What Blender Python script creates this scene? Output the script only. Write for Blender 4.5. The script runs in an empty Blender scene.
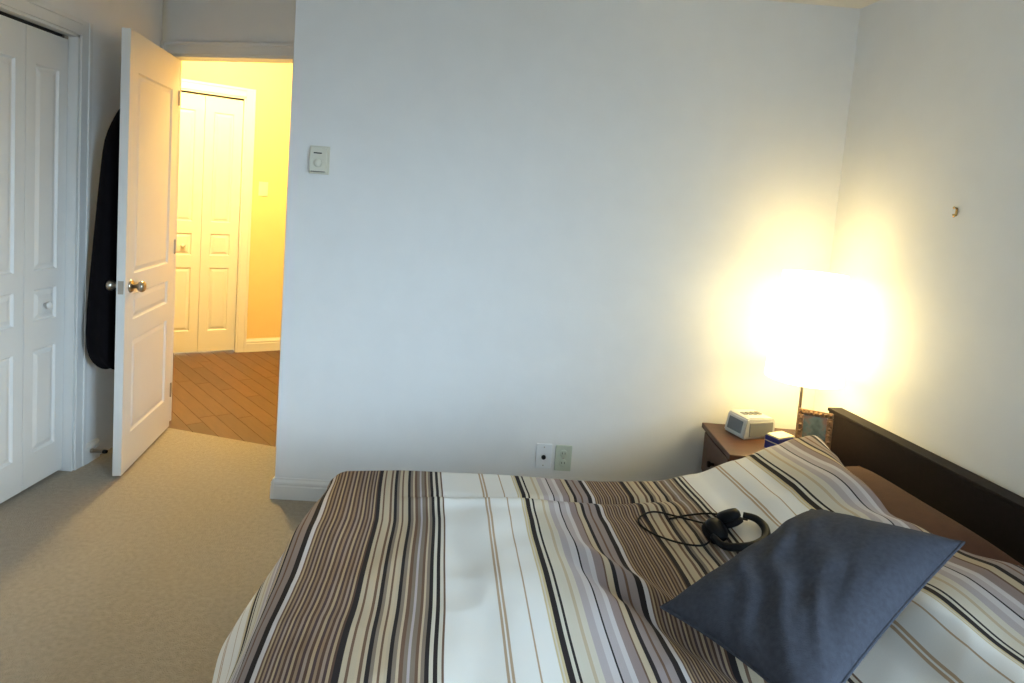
import bpy, bmesh, math, random
from mathutils import Vector, Matrix, noise
random.seed(7)
SC = bpy.context.scene
COL = SC.collection

# ------------------------------------------------------------------ camera
F_PX, PITCH, ROLL, EYE = 640.0, math.atan(640 / 7400), math.radians(4.3), 1.38
CY = 206 + 640 * 640 / 7400
fwd = Vector((0, math.cos(PITCH), -math.sin(PITCH)))
r0 = Vector((1, 0, 0)); u0 = r0.cross(fwd)
rgt = r0 * math.cos(ROLL) + u0 * math.sin(ROLL); upv = rgt.cross(fwd)
cam_d = bpy.data.cameras.new('camera'); cam = bpy.data.objects.new('camera', cam_d); COL.objects.link(cam)
cam_d.sensor_width = 36; cam_d.lens = 36 * F_PX / 1024; cam_d.shift_y = -(341.5 - CY) / 1024; cam_d.clip_start = .02
cam.matrix_world = Matrix(((rgt.x, upv.x, -fwd.x, 0), (rgt.y, upv.y, -fwd.y, 0), (rgt.z, upv.z, -fwd.z, EYE), (0, 0, 0, 1)))
SC.camera = cam

# ------------------------------------------------------------------ sky and exposure
W = bpy.data.worlds.new('overcast_sky'); SC.world = W; W.use_nodes = True
wn, wl = W.node_tree.nodes, W.node_tree.links                # overcast sky above the horizon, dim ground below it
wtc = wn.new('ShaderNodeTexCoord'); wsp = wn.new('ShaderNodeSeparateXYZ'); wl.new(wtc.outputs['Generated'], wsp.inputs[0])
wrp = wn.new('ShaderNodeValToRGB'); wmr = wn.new('ShaderNodeMapRange'); wmr.inputs[1].default_value = -1; wmr.inputs[2].default_value = 1
wl.new(wsp.outputs[2], wmr.inputs[0]); wl.new(wmr.outputs[0], wrp.inputs[0]); wl.new(wrp.outputs[0], wn['Background'].inputs[0])
wrp.color_ramp.elements[0].position = .47; wrp.color_ramp.elements[0].color = (.035, .037, .04, 1)
wrp.color_ramp.elements[1].position = .55; wrp.color_ramp.elements[1].color = (.58, .80, 1.0, 1)
wn['Background'].inputs[1].default_value = 52
VS = SC.view_settings
VS.view_transform = 'Standard'; VS.look = 'None'; VS.gamma = 1; VS.use_curve_mapping = False; VS.exposure = 0.0
# the window behind the camera guides the sky light in
WIN_Y, WIN_Z, WIN_W, WIN_H, REAR_Y = -.40, 1.45, 1.5, 1.4, -1.6      # window in the right wall, behind the camera's shoulder
SK = math.radians(8.66)                                   # the headboard wall leans out a little
WINP = Vector((1.415 + math.tan(SK) * (2.847 - WIN_Y), WIN_Y, WIN_Z)); WOUT = Vector((math.cos(SK), math.sin(SK), 0))
pl = bpy.data.lights.new('window_portal', 'AREA'); pl.shape = 'RECTANGLE'; pl.size = WIN_W; pl.size_y = WIN_H
pl.cycles.is_portal = True
po = bpy.data.objects.new('window_portal', pl); COL.objects.link(po)
po.location = WINP + WOUT * .16; po.rotation_euler = (-WOUT).to_track_quat('-Z', 'Y').to_euler()   # faces into the room

CEIL = 2.335

# ------------------------------------------------------------------ materials
def srgb(*c):
    return tuple(((v / 255) / 12.92 if v / 255 <= .04045 else ((v / 255 + .055) / 1.055) ** 2.4) for v in c)
def mat(name, col, rough=.6, metal=0, var=0, scale=8, bump=0, bscale=60, coat=0, emit=None, estr=0, spec=.5, rnd=0, stretch=None, sheen=0):
    m = bpy.data.materials.new(name); m.use_nodes = True
    nt = m.node_tree; b = nt.nodes['Principled BSDF']
    b.inputs['Base Color'].default_value = (*col, 1); b.inputs['Roughness'].default_value = rough
    b.inputs['Metallic'].default_value = metal; b.inputs['Specular IOR Level'].default_value = spec
    b.inputs['Coat Weight'].default_value = coat; b.inputs['Sheen Weight'].default_value = sheen
    if emit: b.inputs['Emission Color'].default_value = (*emit, 1); b.inputs['Emission Strength'].default_value = estr
    tc = nt.nodes.new('ShaderNodeTexCoord'); src = tc.outputs['Object']
    if stretch:
        mp = nt.nodes.new('ShaderNodeMapping'); mp.inputs['Scale'].default_value = stretch
        nt.links.new(src, mp.inputs[0]); src = mp.outputs[0]
    if var or rnd:
        hs = nt.nodes.new('ShaderNodeMix'); hs.data_type = 'RGBA'; hs.blend_type = 'MULTIPLY'; hs.inputs[0].default_value = 1
        hs.inputs[6].default_value = (*col, 1)
        n = nt.nodes.new('ShaderNodeTexNoise'); n.inputs['Scale'].default_value = scale; n.inputs['Detail'].default_value = 5
        nt.links.new(src, n.inputs[0])
        mr = nt.nodes.new('ShaderNodeMapRange'); mr.inputs[1].default_value = .25; mr.inputs[2].default_value = .75
        mr.inputs[3].default_value = 1 - var; mr.inputs[4].default_value = 1 + var
        nt.links.new(n.outputs[0], mr.inputs[0]); out = mr.outputs[0]
        if rnd:
            oi = nt.nodes.new('ShaderNodeObjectInfo'); m2 = nt.nodes.new('ShaderNodeMapRange')
            m2.inputs[3].default_value = 1 - rnd; m2.inputs[4].default_value = 1 + rnd
            nt.links.new(oi.outputs['Random'], m2.inputs[0])
            mu = nt.nodes.new('ShaderNodeMath'); mu.operation = 'MULTIPLY'
            nt.links.new(out, mu.inputs[0]); nt.links.new(m2.outputs[0], mu.inputs[1]); out = mu.outputs[0]
        nt.links.new(out, hs.inputs[7]); nt.links.new(hs.outputs[2], b.inputs['Base Color'])
    if bump:
        n2 = nt.nodes.new('ShaderNodeTexNoise'); n2.inputs['Scale'].default_value = bscale; n2.inputs['Detail'].default_value = 3
        nt.links.new(src, n2.inputs[0])
        bp = nt.nodes.new('ShaderNodeBump'); bp.inputs['Strength'].default_value = bump; bp.inputs['Distance'].default_value = .01
        nt.links.new(n2.outputs[0], bp.inputs['Height']); nt.links.new(bp.outputs[0], b.inputs['Normal'])
    return m
M = dict(
    wall=mat('wall_paint', (.76, .755, .745), .85, var=.02, bump=.05, bscale=140),
    hallwall=mat('hall_wall_paint', (.72, .55, .27), .85, var=.02, bump=.05, bscale=140),
    ceil=mat('ceiling_paint', (.74, .70, .62), .9, bump=.08, bscale=90),
    white=mat('white_semi_gloss_paint', (.70, .685, .66), .45, var=.015),
    carpet=mat('beige_carpet', (.315, .262, .195), .95, var=.16, scale=60, bump=.6, bscale=260, sheen=.2),
    woodfloor=mat('hardwood_plank', (.085, .037, .015), .42, var=.22, scale=5, rnd=.22, stretch=(1.2, 9, 9)),
    subfloor=mat('subfloor', (.05, .03, .02), .9),
    dark=mat('dark_espresso_wood', (.009, .005, .006), .6, spec=.2, var=.3, scale=6, stretch=(1, 8, 8)),
    brownwood=mat('reddish_brown_wood', (.070, .025, .014), .40, var=.25, scale=5, stretch=(1, 7, 7)),
    mattress=mat('mattress_ticking', (.62, .58, .52), .9, bump=.1),
    brownfab=mat('brown_pillowcase', (.080, .028, .011), .92, var=.12, scale=30, bump=.2, bscale=300),
    greyfab=mat('slate_cushion_fabric', (.048, .051, .066), .92, var=.18, scale=90, bump=.3, bscale=420, spec=.2),
    black=mat('black_plastic', (.008, .008, .009), .55, spec=.12),
    rubber=mat('black_rubber', (.009, .008, .008), .7, spec=.15),
    foam=mat('black_leatherette', (.009, .008, .009), .7, spec=.12, bump=.15, bscale=200),
    coat=mat('black_wool', (.0045, .0035, .0045), .95, spec=.1, var=.2, bump=.2),
    chrome=mat('brushed_nickel', (.42, .37, .31), .28, metal=1),
    silver=mat('silver_plastic', (.50, .52, .53), .38, metal=.25),
    grille=mat('grey_grille', (.17, .18, .19), .6, bump=.5, bscale=500),
    lcd=mat('dark_display', (.10, .12, .14), .12, coat=.6),
    blue=mat('blue_card', (.025, .03, .20), .5, var=.15, scale=40),
    cream=mat('cream_card', (.75, .68, .48), .6),
    gold=mat('carved_frame', (.17, .09, .04), .5, var=.5, scale=70, bump=.6, bscale=120),
    plate=mat('ivory_plate', (.66, .64, .54), .45),
    plategreen=mat('almond_outlet', (.50, .55, .46), .45),
    platew=mat('white_plate', (.76, .78, .80), .4),
    hole=mat('dark_slot', (.01, .01, .01), .8),
    brass=mat('brass', (.75, .52, .22), .25, metal=1),
    shade=mat('lit_lamp_shade', (.9, .85, .7), .9, emit=(1, .80, .36), estr=6.3),
    bulb=mat('lit_bulb', (1, .9, .7), .5, emit=(1, .74, .36), estr=30),
    hallglass=mat('lit_frosted_glass', (.9, .85, .7), .5, emit=(1, .70, .30), estr=11),
    vinyl=mat('white_vinyl', (.75, .76, .77), .4),
)
def glass_mat():
    m = bpy.data.materials.new('window_glass'); m.use_nodes = True; nt = m.node_tree; nt.nodes.clear()
    o = nt.nodes.new('ShaderNodeOutputMaterial'); t = nt.nodes.new('ShaderNodeBsdfTransparent'); g = nt.nodes.new('ShaderNodeBsdfGlossy')
    g.inputs['Roughness'].default_value = .02; mx = nt.nodes.new('ShaderNodeMixShader'); mx.inputs[0].default_value = .06
    nt.links.new(t.outputs[0], mx.inputs[1]); nt.links.new(g.outputs[0], mx.inputs[2]); nt.links.new(mx.outputs[0], o.inputs[0]); return m
M['glass'] = glass_mat()

# striped duvet cover: printed bands across one 0.805 m repeat, read from the cloth's own UV
PERIOD, START = .805, 1.61
Wt, Cr, Tn, Oc, Dk, Li, Lg, Br, Be, Gy = ((.68, .66, .625), (.55, .505, .42), (.40, .285, .185), (.52, .42, .25), (.022, .017, .018),
    (.40, .35, .35), (.52, .48, .48), (.14, .082, .055), (.46, .37, .26), (.20, .16, .125))
bands = [(0, Wt), (.120, Tn), (.126, Wt), (.130, Tn), (.137, Wt), (.187, Tn), (.191, Wt), (.232, Oc), (.237, Cr), (.241, Oc), (.246, Dk),
         (.260, Cr), (.2675, Dk), (.273, Cr), (.30, Be), (.306, Cr), (.32, Li), (.338, Lg), (.353, Dk), (.357, Li), (.375, Lg), (.388, (.27, .21, .20)), (.406, Br),
         (.411, Be), (.424, Dk), (.435, (.27, .22, .21)), (.45, Br), (.456, (.27, .22, .21)), (.473, Dk), (.488, Lg), (.497, Br)]
fine = []
x = .502; k = 0
while x < .602:
    fine += [(x, ((.36, .265, .165), (.25, .17, .11), (.29, .215, .165))[k % 3]), (x + .0038, ((.085, .048, .034), (.07, .042, .040))[k % 2])]; x += .0077; k += 1
Cs = (.43, .355, .255)
tail = [(.602, Dk), (.611, Cs), (.619, Br), (.624, Cs), (.634, Be), (.640, Br), (.646, Cs), (.652, Dk), (.661, Gy), (.668, Be), (.676, Br), (.681, Be),
        (.688, Cs), (.694, Dk), (.702, Gy), (.710, Be), (.716, Br), (.724, Gy), (.732, Li), (.737, Gy), (.747, Br), (.753, Be), (.758, Gy),
        (.765, Dk), (.774, Cr), (.782, Dk), (.790, Cr), (.798, Br), (.803, Wt)]
def stripe_mat():
    m = bpy.data.materials.new('striped_duvet_cotton'); m.use_nodes = True; nt = m.node_tree; N = nt.nodes; L = nt.links
    b = N['Principled BSDF']; b.inputs['Roughness'].default_value = .9; b.inputs['Specular IOR Level'].default_value = .2
    uv = N.new('ShaderNodeUVMap'); sp = N.new('ShaderNodeSeparateXYZ'); L.new(uv.outputs[0], sp.inputs[0])
    def math_(op, a, bb):
        n = N.new('ShaderNodeMath'); n.operation = op
        for i, v in enumerate((a, bb)):
            if isinstance(v, (int, float)): n.inputs[i].default_value = v
            else: L.new(v, n.inputs[i])
        return n.outputs[0]
    p = math_('FLOORED_MODULO', math_('SUBTRACT', START, sp.outputs[0]), PERIOD)
    def ramp(lst, lo, hi):
        r = N.new('ShaderNodeValToRGB'); cr = r.color_ramp; cr.interpolation = 'CONSTANT'
        mr = N.new('ShaderNodeMapRange'); mr.inputs[1].default_value = lo; mr.inputs[2].default_value = hi; L.new(p, mr.inputs[0]); L.new(mr.outputs[0], r.inputs[0])
        while len(cr.elements) > 1: cr.elements.remove(cr.elements[-1])
        for i, (x, c) in enumerate(lst):
            e = cr.elements[0] if i == 0 else cr.elements.new(min(1, max(0, (x - lo) / (hi - lo))))
            if i == 0: e.position = max(0, (x - lo) / (hi - lo))
            e.color = (*c, 1)
        return r.outputs[0]
    c1, c2, c3 = ramp(bands, 0, .502), ramp(fine[:30], .502, .602), ramp(tail, .602, PERIOD)
    def mix(f, a, bb):
        n = N.new('ShaderNodeMix'); n.data_type = 'RGBA'; L.new(f, n.inputs[0]); L.new(a, n.inputs[6]); L.new(bb, n.inputs[7]); return n.outputs[2]
    c = mix(math_('GREATER_THAN', p, .602), mix(math_('GREATER_THAN', p, .502), c1, c2), c3)
    nz = N.new('ShaderNodeTexNoise'); nz.inputs['Scale'].default_value = 700; L.new(uv.outputs[0], nz.inputs[0])
    mr = N.new('ShaderNodeMapRange'); mr.inputs[3].default_value = .82; mr.inputs[4].default_value = 1.18; L.new(nz.outputs[0], mr.inputs[0])
    mx = N.new('ShaderNodeMix'); mx.data_type = 'RGBA'; mx.blend_type = 'MULTIPLY'; mx.inputs[0].default_value = 1; L.new(c, mx.inputs[6]); L.new(mr.outputs[0], mx.inputs[7])
    L.new(mx.outputs[2], b.inputs['Base Color'])
    bp = N.new('ShaderNodeBump'); bp.inputs['Strength'].default_value = .15; bp.inputs['Distance'].default_value = .004; L.new(nz.outputs[0], bp.inputs['Height']); L.new(bp.outputs[0], b.inputs['Normal'])
    return m
M['stripe'] = stripe_mat()

# the little picture in the frame: soft colour patches
def picture_mat():
    m = bpy.data.materials.new('printed_picture'); m.use_nodes = True; nt = m.node_tree; b = nt.nodes['Principled BSDF']
    tc = nt.nodes.new('ShaderNodeTexCoord'); n = nt.nodes.new('ShaderNodeTexNoise'); n.inputs['Scale'].default_value = 22; nt.links.new(tc.outputs['Object'], n.inputs[0])
    r = nt.nodes.new('ShaderNodeValToRGB'); cr = r.color_ramp
    cr.elements[0].position = .36; cr.elements[0].color = (.05, .07, .065, 1); cr.elements[1].position = .64; cr.elements[1].color = (.16, .09, .07, 1)
    e = cr.elements.new(.5); e.color = (.10, .13, .12, 1)
    nt.links.new(n.outputs[0], r.inputs[0]); nt.links.new(r.outputs[0], b.inputs['Base Color']); b.inputs['Roughness'].default_value = .25; return m
M['picture'] = picture_mat()

# ------------------------------------------------------------------ helpers
def link(name, me, m, parent=None, loc=None, rotz=None, smooth=False):
    o = bpy.data.objects.new(name, me); COL.objects.link(o)
    if m is not None: me.materials.append(M[m] if isinstance(m, str) else m)
    if parent is not None: o.parent = parent
    if loc is not None: o.location = loc
    if rotz is not None: o.rotation_euler = (0, 0, rotz)
    if smooth:
        for p in me.polygons: p.use_smooth = True
    return o
def from_bm(name, bm, m, parent=None, **k):
    bmesh.ops.recalc_face_normals(bm, faces=bm.faces)
    me = bpy.data.meshes.new(name); bm.to_mesh(me); bm.free(); return link(name, me, m, parent, **k)
def add_box(bm, x0, x1, y0, y1, z0, z1, bev=0):
    v = [bm.verts.new(c) for c in ((x0, y0, z0), (x1, y0, z0), (x1, y1, z0), (x0, y1, z0), (x0, y0, z1), (x1, y0, z1), (x1, y1, z1), (x0, y1, z1))]
    fs = [bm.faces.new([v[i] for i in f]) for f in ((0, 3, 2, 1), (4, 5, 6, 7), (0, 1, 5, 4), (1, 2, 6, 5), (2, 3, 7, 6), (3, 0, 4, 7))]
    if bev: bmesh.ops.bevel(bm, geom=list({e for f in fs for e in f.edges}), offset=bev, segments=2, profile=.6, affect='EDGES')
def box(name, dims, m, parent=None, bev=0, **k):
    bm = bmesh.new(); add_box(bm, *dims, bev); return from_bm(name, bm, m, parent, **k)
def boxes(name, lst, m, parent=None, bev=0, **k):
    bm = bmesh.new()
    for d in lst: add_box(bm, *d, bev)
    return from_bm(name, bm, m, parent, **k)
def add_lathe(bm, prof, n=24, axis='z', c=(0, 0, 0), caps=True):
    rings = []
    for r, h in prof:
        ring = []
        for i in range(n):
            a = 2 * math.pi * i / n; p = (r * math.cos(a), r * math.sin(a), h)
            if axis == 'x': p = (h, p[0], p[1])
            if axis == 'y': p = (p[0], h, p[1])
            ring.append(bm.verts.new((p[0] + c[0], p[1] + c[1], p[2] + c[2])))
        rings.append(ring)
    for a, b in zip(rings, rings[1:]):
        for i in range(n): bm.faces.new((a[i], a[(i + 1) % n], b[(i + 1) % n], b[i]))
    if caps: bm.faces.new(rings[0][::-1]); bm.faces.new(rings[-1])
def lathe(name, prof, m, parent=None, n=24, axis='z', c=(0, 0, 0), caps=True, smooth=True, **k):
    bm = bmesh.new(); add_lathe(bm, prof, n, axis, c, caps); return from_bm(name, bm, m, parent, smooth=smooth, **k)
def add_tube(bm, pts, r, n=8):
    pts = [Vector(p) for p in pts]; rings = []; up = Vector((0, 0, 1))
    for i, p in enumerate(pts):
        t = (pts[min(i + 1, len(pts) - 1)] - pts[max(i - 1, 0)]).normalized()
        a = t.cross(up if abs(t.dot(up)) < .95 else Vector((1, 0, 0))).normalized(); b = a.cross(t)
        rr = r(i / (len(pts) - 1)) if callable(r) else r
        rings.append([bm.verts.new(p + (a * math.cos(2 * math.pi * k / n) + b * math.sin(2 * math.pi * k / n)) * rr) for k in range(n)])
    for a, b in zip(rings, rings[1:]):
        for i in range(n): bm.faces.new((a[i], a[(i + 1) % n], b[(i + 1) % n], b[i]))
    bm.faces.new(rings[0][::-1]); bm.faces.new(rings[-1])
def tube(name, pts, r, m, parent=None, n=8, **k):
    bm = bmesh.new(); add_tube(bm, pts, r, n); return from_bm(name, bm, m, parent, smooth=True, **k)
def spline(pts, per=8):
    P = [Vector(p) for p in pts]; P = [P[0] * 2 - P[1]] + P + [P[-1] * 2 - P[-2]]; out = []
    for i in range(1, len(P) - 2):
        for k in range(per):
            t = k / per; a, b, c, d = P[i - 1:i + 3]
            out.append(.5 * ((2 * b) + (c - a) * t + (2 * a - 5 * b + 4 * c - d) * t * t + (3 * b - a - 3 * c + d) * t ** 3))
    out.append(P[-2]); return out
def tag(o, label, cat, group=None):
    o['label'] = label; o['category'] = cat
    if group: o['group'] = group
    return o
def thing(name, label, cat, loc=(0, 0, 0), rotz=0, group=None):
    o = bpy.data.objects.new(name, None); COL.objects.link(o); o.location = loc; o.rotation_euler = (0, 0, rotz); o.empty_display_size = .1
    return tag(o, label, cat, group)
def struct(o, label=None, cat=None):
    o['kind'] = 'structure'
    if label: o['label'] = label
    if cat: o['category'] = cat
    return o
def sempty(name, loc, rotz, label, cat):
    o = bpy.data.objects.new(name, None); COL.objects.link(o); o.location = loc; o.rotation_euler = (0, 0, rotz); o.empty_display_size = .1
    return struct(o, label, cat)
def wall(name, A, B, pieces, label, m='wall', z0=0, z1=CEIL + .02, th=.1):
    """Wall from A to B, thickness going outward (left of A->B). pieces: (x0, x1, z0, z1) along the wall."""
    d = Vector(B) - Vector(A); L = d.length
    bm = bmesh.new()
    for p in (pieces or [(0, L, z0, z1)]): add_box(bm, p[0], p[1], 0, th, p[2], p[3])
    return struct(from_bm(name, bm, m, loc=(A[0], A[1], 0), rotz=math.atan2(d.y, d.x)), label, 'wall')
def baseboard(name, A, B, label, h=.095, th=.014, parent=None, ext=0):
    """Moulded skirting along the room side of a wall line A->B."""
    d = Vector(B) - Vector(A); L = d.length
    prof = [(0, 0), (-th, 0), (-th, h * .62), (-th * .75, h * .68), (-th * .95, h * .74), (-th * .9, h * .82), (-th * .45, h * .93), (-th * .35, h), (0, h)]
    bm = bmesh.new(); r1 = [bm.verts.new((-ext, y, z)) for y, z in prof]; r2 = [bm.verts.new((L + ext, y, z)) for y, z in prof]
    n = len(prof)
    for i in range(n): bm.faces.new((r1[i], r1[(i + 1) % n], r2[(i + 1) % n], r2[i]))
    bm.faces.new(r1[::-1]); bm.faces.new(r2)
    return struct(from_bm(name, bm, 'white', loc=(A[0], A[1], 0), rotz=math.atan2(d.y, d.x)), label, 'baseboard')

# ------------------------------------------------------------------ room shell
C0, C1 = (-.985, 2.763), (1.415, 2.847)
RR = (C1[0] + math.tan(SK) * (C1[1] - REAR_Y), REAR_Y)
LX = -1.97
HINGE, JAMB = (-1.96, 3.508), (-.985, 3.277)
KINK = (LX, 3.05)
# carpet
bm = bmesh.new()
poly = [(-2.75, -1.75), (2.3, -1.75), (2.3, 3.0), (-.9, 3.0), (-.9, 3.262), (HINGE[0], HINGE[1]), (-2.05, 3.55), (-2.75, 3.55)]
top = [bm.verts.new((*p, 0)) for p in poly]; bot = [bm.verts.new((*p, -.06)) for p in poly]
bm.faces.new(top); bm.faces.new(bot[::-1])
for i in range(len(poly)): bm.faces.new((top[i], bot[i], bot[(i + 1) % len(poly)], top[(i + 1) % len(poly)]))
struct(from_bm('floor', bm, 'carpet'), 'beige carpet covering the bedroom floor', 'floor')
bm = bmesh.new()
cp = [(-2.8, -1.8), (2.4, -1.8), (2.4, 3.0), (-.9, 3.0), (-.9, 3.30), (HINGE[0], HINGE[1] + .05), (-2.1, 3.6), (-2.8, 3.6)]
t1 = [bm.verts.new((*p, CEIL + .06)) for p in cp]; t0 = [bm.verts.new((*p, CEIL)) for p in cp]
bm.faces.new(t1); bm.faces.new(t0[::-1])
for i in range(len(cp)): bm.faces.new((t1[i], t0[i], t0[(i + 1) % len(cp)], t1[(i + 1) % len(cp)]))
struct(from_bm('ceiling', bm, 'ceil'), 'pale ceiling above the bedroom', 'ceiling')
HC = 2.75
struct(box('ceiling_hall', (-3.7, -.4, 3.15, 6.5, HC, HC + .06), 'ceil'), 'ceiling of the hallway', 'ceiling')
wall('wall_back', C0, C1, None, 'long pale grey wall behind the bed, holding the thermostat')
wc = (2.847 - WIN_Y) / math.cos(SK); wx0, wx1 = wc - WIN_W / 2, wc + WIN_W / 2; wz0, wz1 = WIN_Z - WIN_H / 2, WIN_Z + WIN_H / 2
Lr = (Vector(RR) - Vector(C1)).length
wall('wall_right', C1, RR, [(0, wx0, 0, CEIL + .02), (wx1, Lr + .1, 0, CEIL + .02), (wx0, wx1, 0, wz0), (wx0, wx1, wz1, CEIL + .02)], 'pale wall behind the dark headboard')
wall('wall_rear', RR, (LX, REAR_Y), None, 'pale bedroom wall behind the viewer')
CL0, CL1, CLH = 1.9, 2.88, 1.985
wall('wall_left', (LX, REAR_Y), KINK, [(0, CL0 - REAR_Y, 0, CEIL + .02), (CL1 - REAR_Y, KINK[1] - REAR_Y + .02, 0, CEIL + .02), (CL0 - REAR_Y, CL1 - REAR_Y, CLH, CEIL + .02)], 'pale wall framing the white folding closet doors')
wall('wall_nook', KINK, HINGE, None, 'short shaded wall piece behind the open bedroom door')
dw = Vector(JAMB) - Vector(HINGE); DL = dw.length; OPW, OPH = .775, 2.05
wall('wall_door', HINGE, JAMB, [(.03 + OPW, DL + .05, 0, CEIL + .02), (-.02, .03 + OPW, OPH, CEIL + .5), (-.03, .03, 0, CEIL + .02)], 'wall above the bedroom doorway')
wall('wall_return', JAMB, (C0[0], C0[1] + .1), None, 'short side wall between doorway and long back wall')
baseboard('baseboard_back', C0, C1, 'white skirting along the long back wall', ext=.0)
baseboard('baseboard_return', (C0[0], JAMB[1]), C0, 'white skirting on the short side wall by the doorway', ext=.014)
baseboard('baseboard_right', C1, RR, 'white skirting behind the bed head')
baseboard('baseboard_left', (LX, 2.945), KINK, 'white skirting between closet casing and corner')
# closet behind the folding doors
boxes('wall_closet', [(-2.75, -2.70, 1.7, 3.1, 0, CEIL), (-2.70, -2.07, 1.7, 1.75, 0, CEIL), (-2.70, -2.07, 3.05, 3.1, 0, CEIL)], 'wall')['kind'] = 'structure'
bpy.data.objects['wall_closet']['label'] = 'inside walls of the bedroom closet'; bpy.data.objects['wall_closet']['category'] = 'wall'
# casings
def casing(name, A, B, x0, x1, h, label, w=.065, th=.015, jamb=.1, m='white'):
    d = Vector(B) - Vector(A)
    e = sempty(name, (A[0], A[1], 0), math.atan2(d.y, d.x), label, 'trim')
    for xa, xb, za, zb, nm in ((x0 - min(w, x0), x0, 0, h + w, 'side_casing'), (x1, x1 + w, 0, h + w, 'side_casing'), (x0, x1, h, h + w, 'head_casing')):
        bm = bmesh.new(); add_box(bm, xa, xb, -th * .62, 0, za, zb, .002)
        if nm == 'side_casing':
            out = xa if xb == x0 else xb - .02
            add_box(bm, out, out + .02, -th, 0, za, zb, .003)
        else: add_box(bm, xa, xb, -th, 0, zb - .02, zb, .003)
        from_bm(nm, bm, m, e)
    boxes('jamb', [(x0 - .004, x0 + .012, 0, jamb, 0, h), (x1 - .012, x1 + .004, 0, jamb, 0, h), (x0, x1, 0, jamb, h - .012, h + .004)], m, e)
    return e
casing('trim_1', (LX, REAR_Y), KINK, CL0 - REAR_Y, CL1 - REAR_Y, CLH, 'white moulded casing around the bedroom closet')
casing('trim_2', HINGE, JAMB, .03, .03 + OPW, OPH, 'white casing over the bedroom doorway')

# window in the rear wall (daylight)
w1 = sempty('window_1', WINP, math.atan2(RR[1] - C1[1], RR[0] - C1[0]) + math.pi, 'wide white framed window letting in dull daylight', 'window')
a, b_ = WIN_W / 2, WIN_H / 2
boxes('window_frame', [(-a, a, -.08, -.03, -b_, -b_ + .05), (-a, a, -.08, -.03, b_ - .05, b_), (-a, -a + .05, -.08, -.03, -b_ + .05, b_ - .05), (a - .05, a, -.08, -.03, -b_ + .05, b_ - .05), (-.03, .03, -.08, -.03, -b_ + .05, b_ - .05)], 'vinyl', w1)
for s in (-1, 1): box('pane', (min(s * .03, s * (a - .05)), max(s * .03, s * (a - .05)), -.06, -.055, -b_ + .05, b_ - .05), 'glass', w1)
box('window_sill', (-a - .04, a + .04, -.1, .05, -b_ - .03, -b_), 'white', w1, .004)

# ------------------------------------------------------------------ panelled doors
def panel_leaf(name, parent, x0, x1, z0, z1, th, panels, stile, m='white', both=True):
    """Frame of stiles and rails (face at y=0, back at y=th) with sunk raised panels as children."""
    bm = bmesh.new()
    add_box(bm, x0, x0 + stile, 0, th, z0, z1); add_box(bm, x1 - stile, x1, 0, th, z0, z1)
    zs = [z0] + [v for p in panels for v in p] + [z1]
    for i in range(0, len(zs), 2): add_box(bm, x0 + stile, x1 - stile, 0, th, zs[i], zs[i + 1])
    leaf = from_bm(name, bm, m, parent)
    for pa, pb in panels:
        bm = bmesh.new()
        xa, xb = x0 + stile, x1 - stile
        for face in ((0, 1), (th, -1)):
            y0, s = face
            loops = []
            for ins, dep in ((0, .0005), (.007, .009), (.013, .009), (.030, .0025)):
                loops.append([bm.verts.new((px, y0 + s * dep, pz)) for px, pz in ((xa + ins, pa + ins), (xb - ins, pa + ins), (xb - ins, pb - ins), (xa + ins, pb - ins))])
            for l1, l2 in zip(loops, loops[1:]):
                for i in range(4): bm.faces.new((l1[i], l1[(i + 1) % 4], l2[(i + 1) % 4], l2[i]))
            bm.faces.new(loops[-1])
        from_bm('panel', bm, m, leaf)
    return leaf
# bedroom door, standing open
FREE = (-1.720, 2.836); dd = Vector(FREE) - Vector((-1.846, 3.479)); DW = dd.length
d1 = sempty('door_1', (-1.846, 3.479, 0), math.atan2(dd.y, dd.x), 'white three-panel bedroom door standing wide open with a nickel knob', 'door')
# local +x runs to the free edge; the face toward the bed is local +y, so build with y from -th to 0
TH = .036
lf = panel_leaf('leaf', d1, 0, DW, .012, 2.02, TH, [(.185, .63), (.725, .845), (.94, 1.85)], .095)
lf.location = (0, -TH, 0)
for c in lf.children: pass
def knob(parent, x, z, y, s):
    lathe('rosette', [(.030, 0), (.030, .004 * s), (.024, .010 * s)], 'chrome', parent, axis='y', c=(x, y, z))
    lathe('knob', [(.010, .008 * s), (.010, .028 * s), (.020, .034 * s), (.026, .044 * s), (.026, .052 * s), (.020, .060 * s), (.008, .063 * s)], 'chrome', parent, axis='y', c=(x, y, z))
knob(d1, DW - .062, .885, 0, 1); knob(d1, DW - .062, .885, -TH, -1)
box('latch_plate', (DW - .0005, DW + .0015, -TH * .82, -TH * .18, .855, .915), 'chrome', d1)
for hz in (.22, 1.02, 1.82): box('hinge', (-.006, .006, -.01, .008, hz - .04, hz + .04), 'chrome', d1, .002)
tube('coat_hook', [(.42, -TH, 1.72), (.42, -TH - .03, 1.71), (.42, -TH - .045, 1.73)], .005, 'chrome', d1)

# folding closet doors in the left wall: local x along +y of the room, face toward the room is local -y
d2 = sempty('door_2', (LX - .042, 0, 0), math.pi / 2, 'white folding closet doors in the left wall with a small white knob', 'door')
PZ = [(.16, .615), (.735, .875), (.955, 1.815)]
LW = .243
for i in range(4):
    xb = CL1 - .014 - i * LW; lf = panel_leaf('leaf', d2, xb - LW + .002, xb - .001, .014, 1.958, .03, PZ, .052)
    if i in (0, 3): lathe('knob', [(.008, 0), (.008, -.012), (.016, -.018), (.017, -.026), (.010, -.031)], 'white', lf, axis='y', c=(xb - LW / 2, .002, .80), n=16)
box('track', (CL0 + .012, CL1 - .012, .004, .03, CLH - .02, CLH - .012), 'hole', d2)
box('track_bracket', (CL1 - .045, CL1 - .02, -.004, .03, 1.958, CLH - .012), 'chrome', d2)

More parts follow.
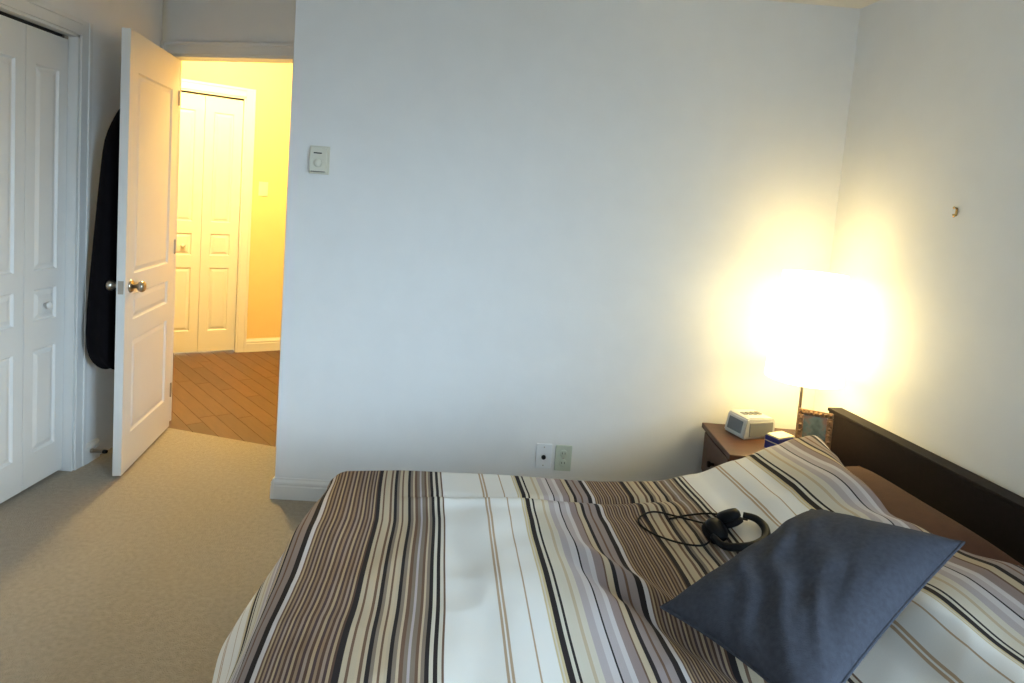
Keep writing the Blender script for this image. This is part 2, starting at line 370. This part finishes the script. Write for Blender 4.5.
# ------------------------------------------------------------------ hallway
HA = (-3.4, 4.468); HD = Vector((.843, .538)).normalized(); HB = (-.6, HA[1] + 2.8 * .538 / .843)
HL = (Vector(HB) - Vector(HA)).length
HX0, HX1, HH = .25, 1.395, 2.085
wall('wall_hall_far', HA, HB, [(-.1, HX0, 0, HC + .02), (HX1, HL + .1, 0, HC + .02), (HX0, HX1, HH, HC + .02)], 'warm yellow hallway wall around the hall closet', 'hallwall')
wall('wall_hall_left', (-3.4, 3.5), HA, None, 'hallway end wall beyond the bedroom door', 'hallwall', z1=HC + .02)
wall('wall_hall_right', HB, (-.6, 3.2), None, 'hallway wall running off behind the bedroom', 'hallwall', z1=HC + .02)
boxes('wall_hall_near', [(-3.5, -2.0, 3.53, 3.63, 0, HC + .02), (-.98, -.55, 3.29, 3.38, 0, HC + .02), (-2.0, -.98, 3.45, 3.50, CEIL + .03, HC + .02)], 'hallwall')['kind'] = 'structure'
bpy.data.objects['wall_hall_near']['label'] = 'hallway side of the bedroom wall'; bpy.data.objects['wall_hall_near']['category'] = 'wall'
baseboard('baseboard_hall', Vector(HA) + HD * (HX1 + .065), HB, 'white skirting beside the hall closet', h=.11)
casing('trim_3', HA, HB, HX0, HX1, HH, 'white casing around the hall closet', w=.07)
hang = math.atan2(HD.y, HD.x)
d3 = sempty('door_3', (*(Vector(HA) + Vector((-HD.y, HD.x)) * .04), 0), hang, 'white folding hall closet doors seen through the doorway', 'door')
for i in range(4):
    xb = HX1 - .014 - i * .279; lf = panel_leaf('leaf', d3, xb - .277, xb - .001, .014, 2.058, .03, [(.185, .70), (.80, .975), (1.07, 1.94)], .065)
    if i in (1, 2): lathe('knob', [(.008, 0), (.008, -.012), (.016, -.018), (.017, -.026), (.010, -.031)], 'white', lf, axis='y', c=(xb - (.13 if i == 1 else .15), .002, .875), n=16)
box('track', (HX0 + .012, HX1 - .012, .004, .03, HH - .02, HH - .012), 'hole', d3)
off = Vector(HA) + Vector((-HD.y, HD.x)) * .62
wall('wall_hall_closet', off, off + HD * HL, None, 'inside of the hall closet', 'hallwall')
# hardwood, laid diagonally
fh = struct(box('floor_hall', (-3.5, -.5, 3.2, 6.4, -.07, -.013), 'subfloor'), 'brown hardwood hallway floor laid on the diagonal', 'floor')
pdv = Vector((.68, -.733)).normalized(); pn = Vector((.733, .68)).normalized(); pang = math.atan2(pdv.y, pdv.x); PWD = .092
meshes = []
for Lp in (.62, .8, 1.0):
    bm = bmesh.new(); add_box(bm, 0, Lp - .002, 0, PWD - .002, -.012, -.001, .0012)
    bmesh.ops.recalc_face_normals(bm, faces=bm.faces); me = bpy.data.meshes.new('plank'); bm.to_mesh(me); bm.free(); me.materials.append(M['woodfloor']); meshes.append((Lp, me))
org = Vector((-2.2, 4.4))
for r in range(-19, 20):
    s = -2.6 + random.random() * .5
    while s < 2.4:
        Lp, me = random.choice(meshes); c = org + pn * (r + .5) * PWD + pdv * (s + Lp / 2); p0 = org + pn * r * PWD + pdv * s; p1 = p0 + pdv * Lp
        ok = any(q.y > 3.25 and (q - Vector(HA)).dot(Vector((-HD.y, HD.x))) < .10 for q in (p0, p1, c)) and (c - Vector(HA)).dot(Vector((-HD.y, HD.x))) < .55 and min(p0.y, p1.y) > 2.55
        near = (-3.3 < c.x < -.6)
        if ok and near:
            o = bpy.data.objects.new('plank', me); COL.objects.link(o); o.parent = fh; o.location = (p0.x, p0.y, 0); o.rotation_euler = (0, 0, pang)
        s += Lp
# hall ceiling lamp (out of sight above the open door) and switch
hl = thing('ceiling_lamp', 'round frosted ceiling lamp lighting the hallway', 'lamp', (-1.88, 4.12, HC))
lathe('base', [(.16, 0), (.16, -.02)], 'chrome', hl); lathe('glass_bowl', [(.15, -.02), (.15, -.045), (.12, -.08), (.06, -.10), (.01, -.105)], 'hallglass', hl)
L = bpy.data.lights.new('hall_lamp_light', 'POINT'); L.energy = 178; L.color = (1, .78, .31); L.shadow_soft_size = .14
o = bpy.data.objects.new('hall_lamp_light', L); COL.objects.link(o); o.location = (-1.88, 4.12, HC - .24)
def on_wall(A, B, x, z): 
    d = (Vector(B) - Vector(A)).normalized(); p = Vector(A) + d * x; return (p.x, p.y, z), math.atan2(d.y, d.x)
loc, rz = on_wall(HA, HB, HD.dot(Vector((-2.10, 5.314)) - Vector(HA)), 1.365)
t = thing('light_switch', 'ivory light switch on the yellow hallway wall', 'switch', loc, rz)
box('plate', (-.036, .036, -.006, 0, -.058, .058), 'plate', t, .002); box('rocker', (-.016, .016, -.010, -.004, -.033, .033), 'plate', t, .002)

# ------------------------------------------------------------------ wall fittings
BW = Vector(C1) - Vector(C0)
def bx_at(wx): return (wx - C0[0]) / math.cos(math.atan2(BW.y, BW.x))
loc, rz = on_wall(C0, C1, bx_at(-.855), 1.513)
t = thing('thermostat', 'ivory thermostat on the back wall near the doorway', 'thermostat', loc, rz)
box('back_plate', (-.043, .043, -.006, 0, -.060, .060), 'plate', t, .002)
box('cover', (-.036, .036, -.024, -.006, -.053, .053), 'plate', t, .004)
box('scale_window', (-.020, .014, -.0255, -.0235, .026, .031), 'hole', t)
lathe('dial', [(.018, -.023), (.018, -.030), (.015, -.033)], 'plate', t, axis='y', c=(0, 0, -.012))
boxes('vent_slot', [(-.030, .030, -.0245, -.012, -.051, -.048)], 'hole', t)
loc, rz = on_wall(C0, C1, bx_at(.208), .270)
t = thing('cable_jack', 'white wall plate with one dark socket, left of the outlet', 'wall plate', loc, rz)
box('plate', (-.035, .035, -.006, 0, -.057, .057), 'platew', t, .002)
lathe('jack', [(.010, -.005), (.010, -.012), (.006, -.012), (.006, -.007)], 'hole', t, axis='y', c=(0, 0, -.004), n=14)
for z in (-.042, .042): lathe('screw', [(.003, -.005), (.003, -.0075)], 'chrome', t, axis='y', c=(0, 0, z), n=10)
loc, rz = on_wall(C0, C1, bx_at(.297), .266)
t = thing('wall_outlet', 'almond electrical outlet, right of the white socket plate', 'outlet', loc, rz)
box('plate', (-.037, .037, -.006, 0, -.059, .059), 'plategreen', t, .002)
for z in (-.022, .022):
    r = lathe('receptacle', [(.017, -.005), (.017, -.009), (.014, -.0095)], 'plategreen', t, axis='y', c=(0, 0, z), n=20)
    for x in (-.006, .006): box('slot', (x - .0012, x + .0012, -.0102, -.0092, z - .003, z + .006), 'hole', r)
lathe('screw', [(.003, -.005), (.003, -.0075)], 'chrome', t, axis='y', n=10)
RWd = Vector(RR) - Vector(C1)
loc, rz = on_wall(C1, RR, (2.847 - 2.214) / math.cos(SK), 1.473)
t = thing('picture_hook', 'tiny brass picture hook with nail on the bare right wall', 'hook', loc, rz)
tube('nail', [(0, .004, .012), (0, -.012, .014), (0, -.014, .014)], lambda q: .0025 if q < .8 else .005, 'brass', t)
tube('hook', [(0, -.002, .010), (0, -.003, -.012), (0, -.010, -.016), (0, -.013, -.008)], .004, 'brass', t)
# spring door stop on the left skirting
t = thing('door_stop', 'spring door stop sticking out of the skirting by the closet', 'door stop', (LX - .013 + .027, 2.985, .055), 0)
lathe('base', [(.011, 0), (.011, .006), (.006, .010)], 'chrome', t, axis='x', n=14)
hel = [(.008 + .052 * i / 90, .0065 * math.cos(i * .62), .0065 * math.sin(i * .62)) for i in range(91)]
tube('spring', hel, .0018, 'chrome', t, 5); lathe('rubber_tip', [(.009, .058), (.010, .066), (.008, .076)], 'rubber', t, axis='x', n=14)

# ------------------------------------------------------------------ coat behind the door
t = thing('coat', 'long black coat hanging behind the open bedroom door', 'coat', (-1.844, 3.0, .475))
sec = [(1.235, .022, .018, .030), (1.21, .021, .034, .05), (1.15, .012, .042, .085), (1.07, -.003, .053, .11), (.95, -.006, .054, .125), (.655, -.016, .066, .135), (.40, -.022, .073, .145), (.16, -.028, .080, .15), (.07, -.022, .072, .14), (.02, -.006, .052, .11), (.0, .004, .035, .08)]
bm = bmesh.new(); rings = []; n = 40
for z, cx, rx, ry in sec:
    ring = []
    for i in range(n):
        a = 2 * math.pi * i / n; f = 1 + .09 * math.sin(5 * a + 2 * z) * (1 - z / 1.3)
        ring.append(bm.verts.new((cx + rx * f * math.cos(a), ry * f * math.sin(a), z + .012 * math.sin(3 * a) * (z < .1))))
    rings.append(ring)
for p, q in zip(rings, rings[1:]):
    for i in range(n): bm.faces.new((p[i], p[(i + 1) % n], q[(i + 1) % n], q[i]))
bm.faces.new(rings[0]); bm.faces.new(rings[-1][::-1])
body = from_bm('body', bm, 'coat', t, smooth=True)
md = body.modifiers.new('sub', 'SUBSURF'); md.levels = md.render_levels = 1
tube('sleeve', spline([(.008, -.05, 1.13), (-.022, -.065, .92), (-.036, -.075, .65), (-.050, -.085, .38), (-.052, -.085, .17)]), lambda q: .026 + .006 * math.sin(q * 3), 'coat', t, 12)
tube('hanging_loop', [(.03, -.02, 1.23), (.035, 0, 1.262), (.03, .02, 1.23)], .003, 'coat', t)

# ------------------------------------------------------------------ bed (own axes: +x toward the foot, +y toward the window)
BO = Vector((1.366, 2.62)); BR = math.pi + SK
def bedpt(u, v, z): 
    eu = Vector((-math.cos(SK), -math.sin(SK))); ev = Vector((math.sin(SK), -math.cos(SK))); p = BO + eu * u + ev * v; return Vector((p.x, p.y, z))
VF, VN, UF = .29, 1.79, 1.97                     # mattress: far side, near side, foot
bed = thing('bed', 'dark wooden bed with a long low headboard against the right wall', 'bed', (BO.x, BO.y, 0), BR)
box('headboard', (-.056, -.001, 0, 2.05, .12, .628), 'dark', bed, .004)
box('cap_rail', (-.062, .003, -.004, 2.054, .628, .642), 'dark', bed, .003)
for v in (.06, 1.93): box('leg', (-.055, -.002, v, v + .07, 0, .12), 'dark', bed, .003)
for v in (VF - .03, VN + .005): box('side_rail', (0, UF + .02, v, v + .025, .14, .30), 'dark', bed, .003)
box('foot_rail', (UF, UF + .025, VF - .005, VN + .005, .14, .30), 'dark', bed, .003)
for v in (VF, VN - .06): box('leg', (UF - .07, UF - .01, v, v + .06, 0, .14), 'dark', bed, .003)
box('slat_base', (0, UF, VF, VN, .17, .20), 'dark', bed)
box('mattress', (.01, UF - .02, VF + .01, VN - .01, .20, .405), 'mattress', bed, .04)

def smooth(a, b, x):
    t = min(1, max(0, (x - a) / (b - a))); return t * t * (3 - 2 * t)
def lerp_tab(tab, x):
    if x <= tab[0][0]: return tab[0][1]
    for (a, fa), (b, fb) in zip(tab, tab[1:]):
        if x <= b: t = (x - a) / (b - a); t = t * t * (3 - 2 * t) * .5 + t * .5; return fa + (fb - fa) * t
    return tab[-1][1]
HT = [(.16, .610), (.25, .628), (.33, .612), (.40, .585), (.55, .528), (.70, .474), (.85, .445), (1.05, .442), (1.5, .466), (1.75, .474), (1.9, .470), (1.97, .462)]
EDGE = [(.0, .17), (.2, .18), (.41, .265), (.6, .33), (.8, .355), (.95, .30), (1.15, .265), (1.4, .25), (1.8, .25)]
def duvet_h(u, v):
    h = lerp_tab(HT, u)
    n = noise.noise(Vector((u * 3.1, v * 2.3, 1.7))) * .016 + noise.noise(Vector((u * 7, v * 4.5, 4.2))) * .009 + (.5 - abs(noise.noise(Vector((u * 6 + v * 2, v * 7 - u * 3, 7.7))))) * .007
    w = smooth(.34, .6, v)
    h += n * w
    h += .045 * smooth(.95, 1.2, v) * math.exp(-((u - .58) / .13) ** 2)                    # near pillow under the cover
    h -= .025 * math.exp(-((v - .98) / .10) ** 2) * smooth(.6, .35, u)                      # dip between the two pillows
    h += .022 * math.exp(-((v - .62) / .18) ** 2) * math.exp(-((u - .36) / .12) ** 2)
    h -= .016 * math.exp(-((v - .455 - .02 * math.sin(u * 5)) / .016) ** 2) * smooth(.75, 1.0, u) * smooth(1.8, 1.6, u)   # crease near the far edge
    h += .012 * math.exp(-((v - .50) / .03) ** 2) * smooth(.75, 1.0, u) * smooth(1.8, 1.6, u)
    # diagonal fold running into the cushion
    d = (v - (.80 + (1.22 - u) * 1.5)) / 1.8
    h += .020 * math.exp(-(d / .035) ** 2) * smooth(1.35, 1.2, u) * smooth(.85, 1.0, u)
    h -= .018 * math.exp(-((d - .06) / .03) ** 2) * smooth(1.35, 1.2, u) * smooth(.85, 1.0, u)
    # gathers between the two pillows, radiating away from the cushion
    h += .012 * math.sin((u * 1.6 + v) * 26) * math.exp(-((v - .86) / .15) ** 2) * math.exp(-((u - .5) / .2) ** 2)
    return h
DUV_VF = .30
def duvet_point(a, b):
    """a: length along the bed measured on the cloth, b: across, measured on the cloth."""
    ufv = UF - .06 * smooth(.62, .30, b)
    du = max(0, a - ufv); dv = max(0, DUV_VF - b); dn = max(0, b - (VN + .02))
    u, v = min(a, ufv), min(max(b, DUV_VF), VN + .02)
    h = duvet_h(u, v)
    sgn = -1.0 if dv > 0 else 1.0; ds = max(dv, dn); d = min(.41, math.hypot(du, ds)) if du + ds > 0 else 0
    if d > 0:
        hh = math.hypot(du, ds); dx, dy = du / hh, sgn * ds / hh
        r = .075 * dx * dx + .045 * dy * dy + .02 * dx * abs(dy)
        if d < r * math.pi / 2: out, down = r * math.sin(d / r), r * (1 - math.cos(d / r))
        else: e = d - r * math.pi / 2; out, down = r + e * (.50 * dx * dx + .02 * dy * dy), r + e * .955
        ph = (b if abs(dx) > abs(dy) else a)
        out += .014 * math.sin(ph * 11 + 1) * smooth(.08, .35, d) * (1 if abs(dx) > abs(dy) else .4)
        lim = h - .035
        if down > lim: out += (down - lim) * .6; down = lim
        u += dx * out; v += dy * out; h -= down
    return u, v, h
NA, NB = 300, 250
bm = bmesh.new(); uvl = bm.loops.layers.uv.new('UVMap'); grid = []; par = {}
B0, B1, A1 = DUV_VF - .34, VN + .34, UF + .44
for j in range(NB + 1):
    b = B0 + (B1 - B0) * j / NB; row = []; a0 = lerp_tab(EDGE, b)
    for i in range(NA + 1):
        a = a0 + (A1 - a0) * i / NA
        u, v, h = duvet_point(a, b)
        if i < 8: h -= .020 * (1 - i / 8) ** 2
        vv = bm.verts.new((u, v, h)); row.append(vv); par[vv] = (a + .055 * smooth(1.12, .80, a) - .045 * max(0, b - .6) - .046 * smooth(1.80, 1.98, a) + .004 * noise.noise(Vector((a * 4, b * 4, 9))), b)
    grid.append(row)
for j in range(NB):
    for i in range(NA):
        f = bm.faces.new((grid[j][i], grid[j][i + 1], grid[j + 1][i + 1], grid[j + 1][i])); f.smooth = True
        for l in f.loops: l[uvl].uv = par[l.vert]
bmesh.ops.recalc_face_normals(bm, faces=bm.faces)
me = bpy.data.meshes.new('duvet'); bm.to_mesh(me); bm.free()
dv = link('duvet', me, 'stripe', None, (BO.x, BO.y, 0), BR)
if sum(p.normal.z for p in me.polygons) < 0: me.flip_normals()
sm = dv.modifiers.new('thickness', 'SOLIDIFY'); sm.thickness = .022; sm.offset = -1
tag(dv, 'duvet with brown, cream and charcoal stripes spread over the bed', 'duvet')

def pillow_mesh(name, corners, thick, m, lift=0, n=64, crease=0, puff_down=.5, label=None, cat=None, seam=True):
    """Soft square cushion through four corners (world points, in order)."""
    c = [Vector(p) for p in corners]; nrm = (c[2] - c[0]).cross(c[3] - c[1]).normalized()
    if nrm.z < 0: nrm = -nrm
    ctr = sum(c, Vector()) / 4
    bm = bmesh.new(); T, Bt = [], []
    for j in range(n + 1):
        rt, rb = [], []
        for i in range(n + 1):
            s, q = i / n, j / n; x, y = 2 * s - 1, 2 * q - 1
            # sides bow in between the corners
            sx = x * (1 - .055 * (1 - y * y)); sy = y * (1 - .055 * (1 - x * x)); S, Q = (sx + 1) / 2, (sy + 1) / 2
            p = c[0] * (1 - S) * (1 - Q) + c[1] * S * (1 - Q) + c[2] * S * Q + c[3] * (1 - S) * Q
            f = (max(0, 1 - x ** 4) * max(0, 1 - y ** 4)) ** .62
            g = x + y + .25 * noise.noise(Vector((x * 1.7, y * 1.7, 6))); w = crease * (math.sin(13 * g) * (.55 + .9 * noise.noise(Vector((x * 2 - y * 2, g * 3, 1)))) * math.exp(-((g + .45) / .75) ** 2) + .55 * noise.noise(Vector((x * 2.5, y * 2.5, 3)))) * f
            top = p + nrm * (thick * f + w)
            rt.append(bm.verts.new(top - ctr))
            rb.append(rt[-1] if (i in (0, n) or j in (0, n)) else bm.verts.new(p - nrm * (thick * puff_down * f) - ctr))
        T.append(rt); Bt.append(rb)
    for j in range(n):
        for i in range(n):
            bm.faces.new((T[j][i], T[j][i + 1], T[j + 1][i + 1], T[j + 1][i]))
            fb = (Bt[j][i], Bt[j + 1][i], Bt[j + 1][i + 1], Bt[j][i + 1])
            if len(set(fb)) > 2:
                try: bm.faces.new(list(dict.fromkeys(fb)))
                except ValueError: pass
    edge = [T[0][i].co.copy() for i in range(n + 1)] + [T[j][n].co.copy() for j in range(1, n + 1)] + [T[n][i].co.copy() for i in range(n - 1, -1, -1)] + [T[j][0].co.copy() for j in range(n - 1, 0, -1)]
    o = from_bm(name, bm, m, None, loc=ctr, smooth=True)
    if seam: tube('seam', edge + edge[:2], .0035, m, o, 6)
    return tag(o, label, cat)
pillow_mesh('pillow', [bedpt(.10, .34, .530), bedpt(.54, .34, .44), bedpt(.54, 1.02, .44), bedpt(.10, 1.02, .530)], .075, 'brownfab', label='brown pillow peeking from under the duvet beside the nightstand', cat='pillow', puff_down=.25)
pillow_mesh('pillow', [bedpt(.10, 1.07, .530), bedpt(.54, 1.07, .44), bedpt(.54, 1.74, .44), bedpt(.10, 1.74, .530)], .075, 'brownfab', label='brown pillow under the duvet on the side nearest the viewer', cat='pillow', puff_down=.25)
pillow_mesh('cushion', [(.395, 1.375, .505), (.835, 1.625, .645), (1.075, 1.405, .695), (.585, 1.045, .525)], .066, 'greyfab', crease=.009, label='slate grey square cushion lying askew on the striped duvet', cat='cushion', puff_down=.6)

# ------------------------------------------------------------------ nightstand and what stands on it
NX0, NX1, NY0, NY1, NT = .903, 1.335, 2.425, 2.80, .48
t = thing('nightstand', 'reddish brown wooden nightstand in the corner beside the bed', 'nightstand', ((NX0 + NX1) / 2, (NY0 + NY1) / 2, 0))
hx, hy = (NX1 - NX0) / 2, (NY1 - NY0) / 2
box('top', (-hx, hx, -hy, hy, NT - .022, NT), 'brownwood', t, .003)
boxes('body', [(-hx + .018, hx - .005, -hy + .01, -hy + .028, .06, NT - .022), (-hx + .018, hx - .005, hy - .028, hy - .01, .06, NT - .022), (hx - .02, hx - .005, -hy + .028, hy - .028, .06, NT - .022), (-hx + .018, hx - .02, -hy + .028, hy - .028, .06, .08), (-hx + .018, hx - .02, -hy + .028, hy - .028, .262, .276)], 'brownwood', t)
for z0, z1 in ((.082, .262), (.278, .448)):
    d = box('drawer', (-hx + .006, -hx + .024, -hy + .03, hy - .03, z0, z1), 'brownwood', t, .003)
    lathe('knob', [(.006, -hx + .006), (.006, -hx - .006), (.013, -hx - .012), (.012, -hx - .020)], 'dark', d, axis='x', c=(0, 0, (z0 + z1) / 2), n=14)
for sx in (-1, 1):
    for sy in (-1, 1): box('leg', (sx * (hx - .035) - .017, sx * (hx - .035) + .017, sy * (hy - .027) - .017, sy * (hy - .027) + .017, 0, .06), 'brownwood', t, .002)
# clock radio
t = thing('clock_radio', 'silver clock radio on the nightstand', 'clock', (1.070, 2.69, NT), math.radians(20)); t.scale = (1.12, 1.12, 1.15)
bm = bmesh.new()
prof = [(-.072, .006), (-.066, 0), (.072, 0), (.078, .012), (.074, .066), (.06, .076), (-.045, .080), (-.058, .074)]
ra = [bm.verts.new((x, -.055, z)) for x, z in prof]; rb = [bm.verts.new((x, .055, z)) for x, z in prof]
for i in range(len(prof)): bm.faces.new((ra[i], ra[(i + 1) % len(prof)], rb[(i + 1) % len(prof)], rb[i]))
bm.faces.new(ra[::-1]); bm.faces.new(rb); bmesh.ops.bevel(bm, geom=list(bm.edges), offset=.004, segments=2, affect='EDGES')
bd = from_bm('body', bm, 'silver', t)
sl = (.014) / .068
bm = bmesh.new()
q = [(-.0725 + .018 * sl, -.038, .018), (-.0725 + .018 * sl, .038, .018), (-.0725 + .062 * sl, .038, .062), (-.0725 + .062 * sl, -.038, .062)]
vs = [bm.verts.new((x - .003, y, z)) for x, y, z in q]; vb = [bm.verts.new((x + .004, y, z)) for x, y, z in q]
bm.faces.new(vs)
for i in range(4): bm.faces.new((vs[i], vs[(i + 1) % 4], vb[(i + 1) % 4], vb[i]))
from_bm('display', bm, 'lcd', t)
box('speaker_grille', (-.045, .062, -.0585, -.054, .010, .062), 'grille', t, .002)
for x in (-.03, -.008, .014, .036): box('button', (x - .008, x + .008, -.014, .014, .076, .082), 'grille', t, .002)
# small blue box with a pale top
t = thing('small_box', 'small blue card box with a pale top beside the clock radio', 'box', (1.140, 2.535, NT), math.radians(28)); t.scale = (1.1, 1.1, 1.2)
box('box_body', (-.045, .045, -.030, .030, 0, .044), 'blue', t, .002); box('lid', (-.042, .042, -.028, .028, .044, .050), 'cream', t, .003)
box('printed_band', (-.0455, .0455, -.0305, .0305, .026, .029), 'cream', t)
# picture frame leaning back
t = thing('photo_frame', 'small carved brown picture frame standing against the headboard end', 'photo frame', (1.247, 2.480, NT), math.radians(-24))
tilt = Matrix.Rotation(math.radians(-14), 4, 'X')
fw_, fh_, bw = .064, .178, .022
bm = bmesh.new()
for d in ((-fw_, fw_, -.006, .006, 0, bw), (-fw_, fw_, -.006, .006, fh_ - bw, fh_), (-fw_, -fw_ + bw, -.006, .006, bw, fh_ - bw), (fw_ - bw, fw_, -.006, .006, bw, fh_ - bw)): add_box(bm, *d, .004)
for i in range(7):
    for zz in (bw * .5, fh_ - bw * .5): add_lathe(bm, [(.0065, -.005), (.006, -.009), (.002, -.011)], 8, 'y', (-fw_ + bw * .5 + i * (2 * fw_ - bw) / 6, 0, zz))
    for xx in (-fw_ + bw * .5, fw_ - bw * .5): add_lathe(bm, [(.0065, -.005), (.006, -.009), (.002, -.011)], 8, 'y', (xx, 0, bw * .5 + i * (fh_ - bw) / 6))
bm.transform(tilt); from_bm('frame', bm, 'gold', t)
bm = bmesh.new(); add_box(bm, -fw_ + bw, fw_ - bw, -.002, .004, bw, fh_ - bw); bm.transform(tilt); from_bm('picture', bm, 'picture', t)
tube('easel_leg', [(0, .028, .095), (0, .050, .004)], .004, 'gold', t)

# table lamp
LP = (1.235, 2.60)
t = thing('table_lamp', 'lit table lamp with a white drum shade glowing in the corner', 'lamp', (*LP, NT))
lathe('base', [(.046, 0), (.046, .008), (.034, .014), (.012, .020), (.008, .03)], 'chrome', t)
lathe('stem', [(.006, .02), (.006, .44)], 'chrome', t, n=12)
SZ0, SZ1 = .280, .720
lathe('shade', [(.148, SZ0), (.150, SZ0 + .002), (.122, SZ1), (.120, SZ1), (.147, SZ0 + .003)], 'shade', t, n=48, caps=False)
lathe('bulb', [(.012, .44), (.014, .46), (.028, .49), (.030, .51), (.022, .535), (.004, .545)], 'bulb', t, n=20)
for k in range(3):
    a_ = k * 2.094 + .4; tube('shade_spoke', [(0, 0, .44), (.143 * math.cos(a_), .143 * math.sin(a_), SZ0 + .01)], .002, 'chrome', t, 6)
L = bpy.data.lights.new('table_lamp_light', 'POINT'); L.energy = 4; L.color = (1, .80, .42); L.shadow_soft_size = .04
o = bpy.data.objects.new('table_lamp_light', L); COL.objects.link(o); o.location = (*LP, NT + .50)

# ------------------------------------------------------------------ headphones with a looped cable on the duvet
def on_bed(u, v, dz): return Vector(bedpt(u, v, duvet_h(u, v) + dz))
HPU, HPV = .765, .69
hc = on_bed(HPU, HPV, 0)
t = thing('headphones', 'black headphones with a looped cable lying on the duvet', 'headphones', hc, 0)
def rel(p): return Vector(p) - hc
def hp(x, y, dz):                # x right, y away, in world axes, resting on the cloth
    px, py = hc.x + x, hc.y + y; du, dv_ = px - BO.x, py - BO.y
    u = -math.cos(SK) * du - math.sin(SK) * dv_; v = math.sin(SK) * du - math.cos(SK) * dv_
    return rel(on_bed(u, v, dz))
band = spline([hp(.045, .055, .03), hp(.080, .040, .022), hp(.092, .0, .014), hp(.070, -.055, .012), hp(.015, -.090, .012), hp(-.050, -.080, .018), hp(-.075, -.040, .028)], 8)
bm = bmesh.new(); add_tube(bm, band, lambda q: .009 + .004 * math.sin(q * math.pi), 10); from_bm('headband', bm, 'black', t, smooth=True)
for (x, y, dz, ax, nm) in ((-.055, -.01, .026, .5, 0), (-.005, .035, .034, -.4, 1)):
    c = hp(x, y, dz); rot = Matrix.Rotation(ax, 4, 'Y') @ Matrix.Rotation(.35 * (1 - 2 * nm), 4, 'X')
    bm = bmesh.new(); add_lathe(bm, [(.012, .020), (.030, .017), (.036, .008), (.036, -.004), (.030, -.008)], 24); bm.transform(Matrix.Translation(c) @ rot)
    cup = from_bm('ear_cup', bm, 'black', t, smooth=True)
    bm = bmesh.new(); add_lathe(bm, [(.030, -.006), (.037, -.012), (.036, -.022), (.026, -.026), (.018, -.016)], 24); bm.transform(Matrix.Translation(c) @ rot)
    from_bm('ear_pad', bm, 'foam', cup, smooth=True)
cable = spline([hp(-.07, -.03, .012), hp(-.11, -.055, .006), hp(-.18, -.04, .005), hp(-.245, .01, .005), hp(-.265, .08, .005), hp(-.21, .125, .006), hp(-.12, .105, .007), hp(-.06, .05, .010), hp(-.03, .02, .014)], 8)
tube('cable', cable, .0028, 'rubber', t, 6)
tube('cable', spline([hp(-.165, .095, .006), hp(-.11, .125, .005), hp(-.03, .125, .005), hp(.04, .085, .006), hp(.06, .055, .014)], 8), .0028, 'rubber', t, 6)
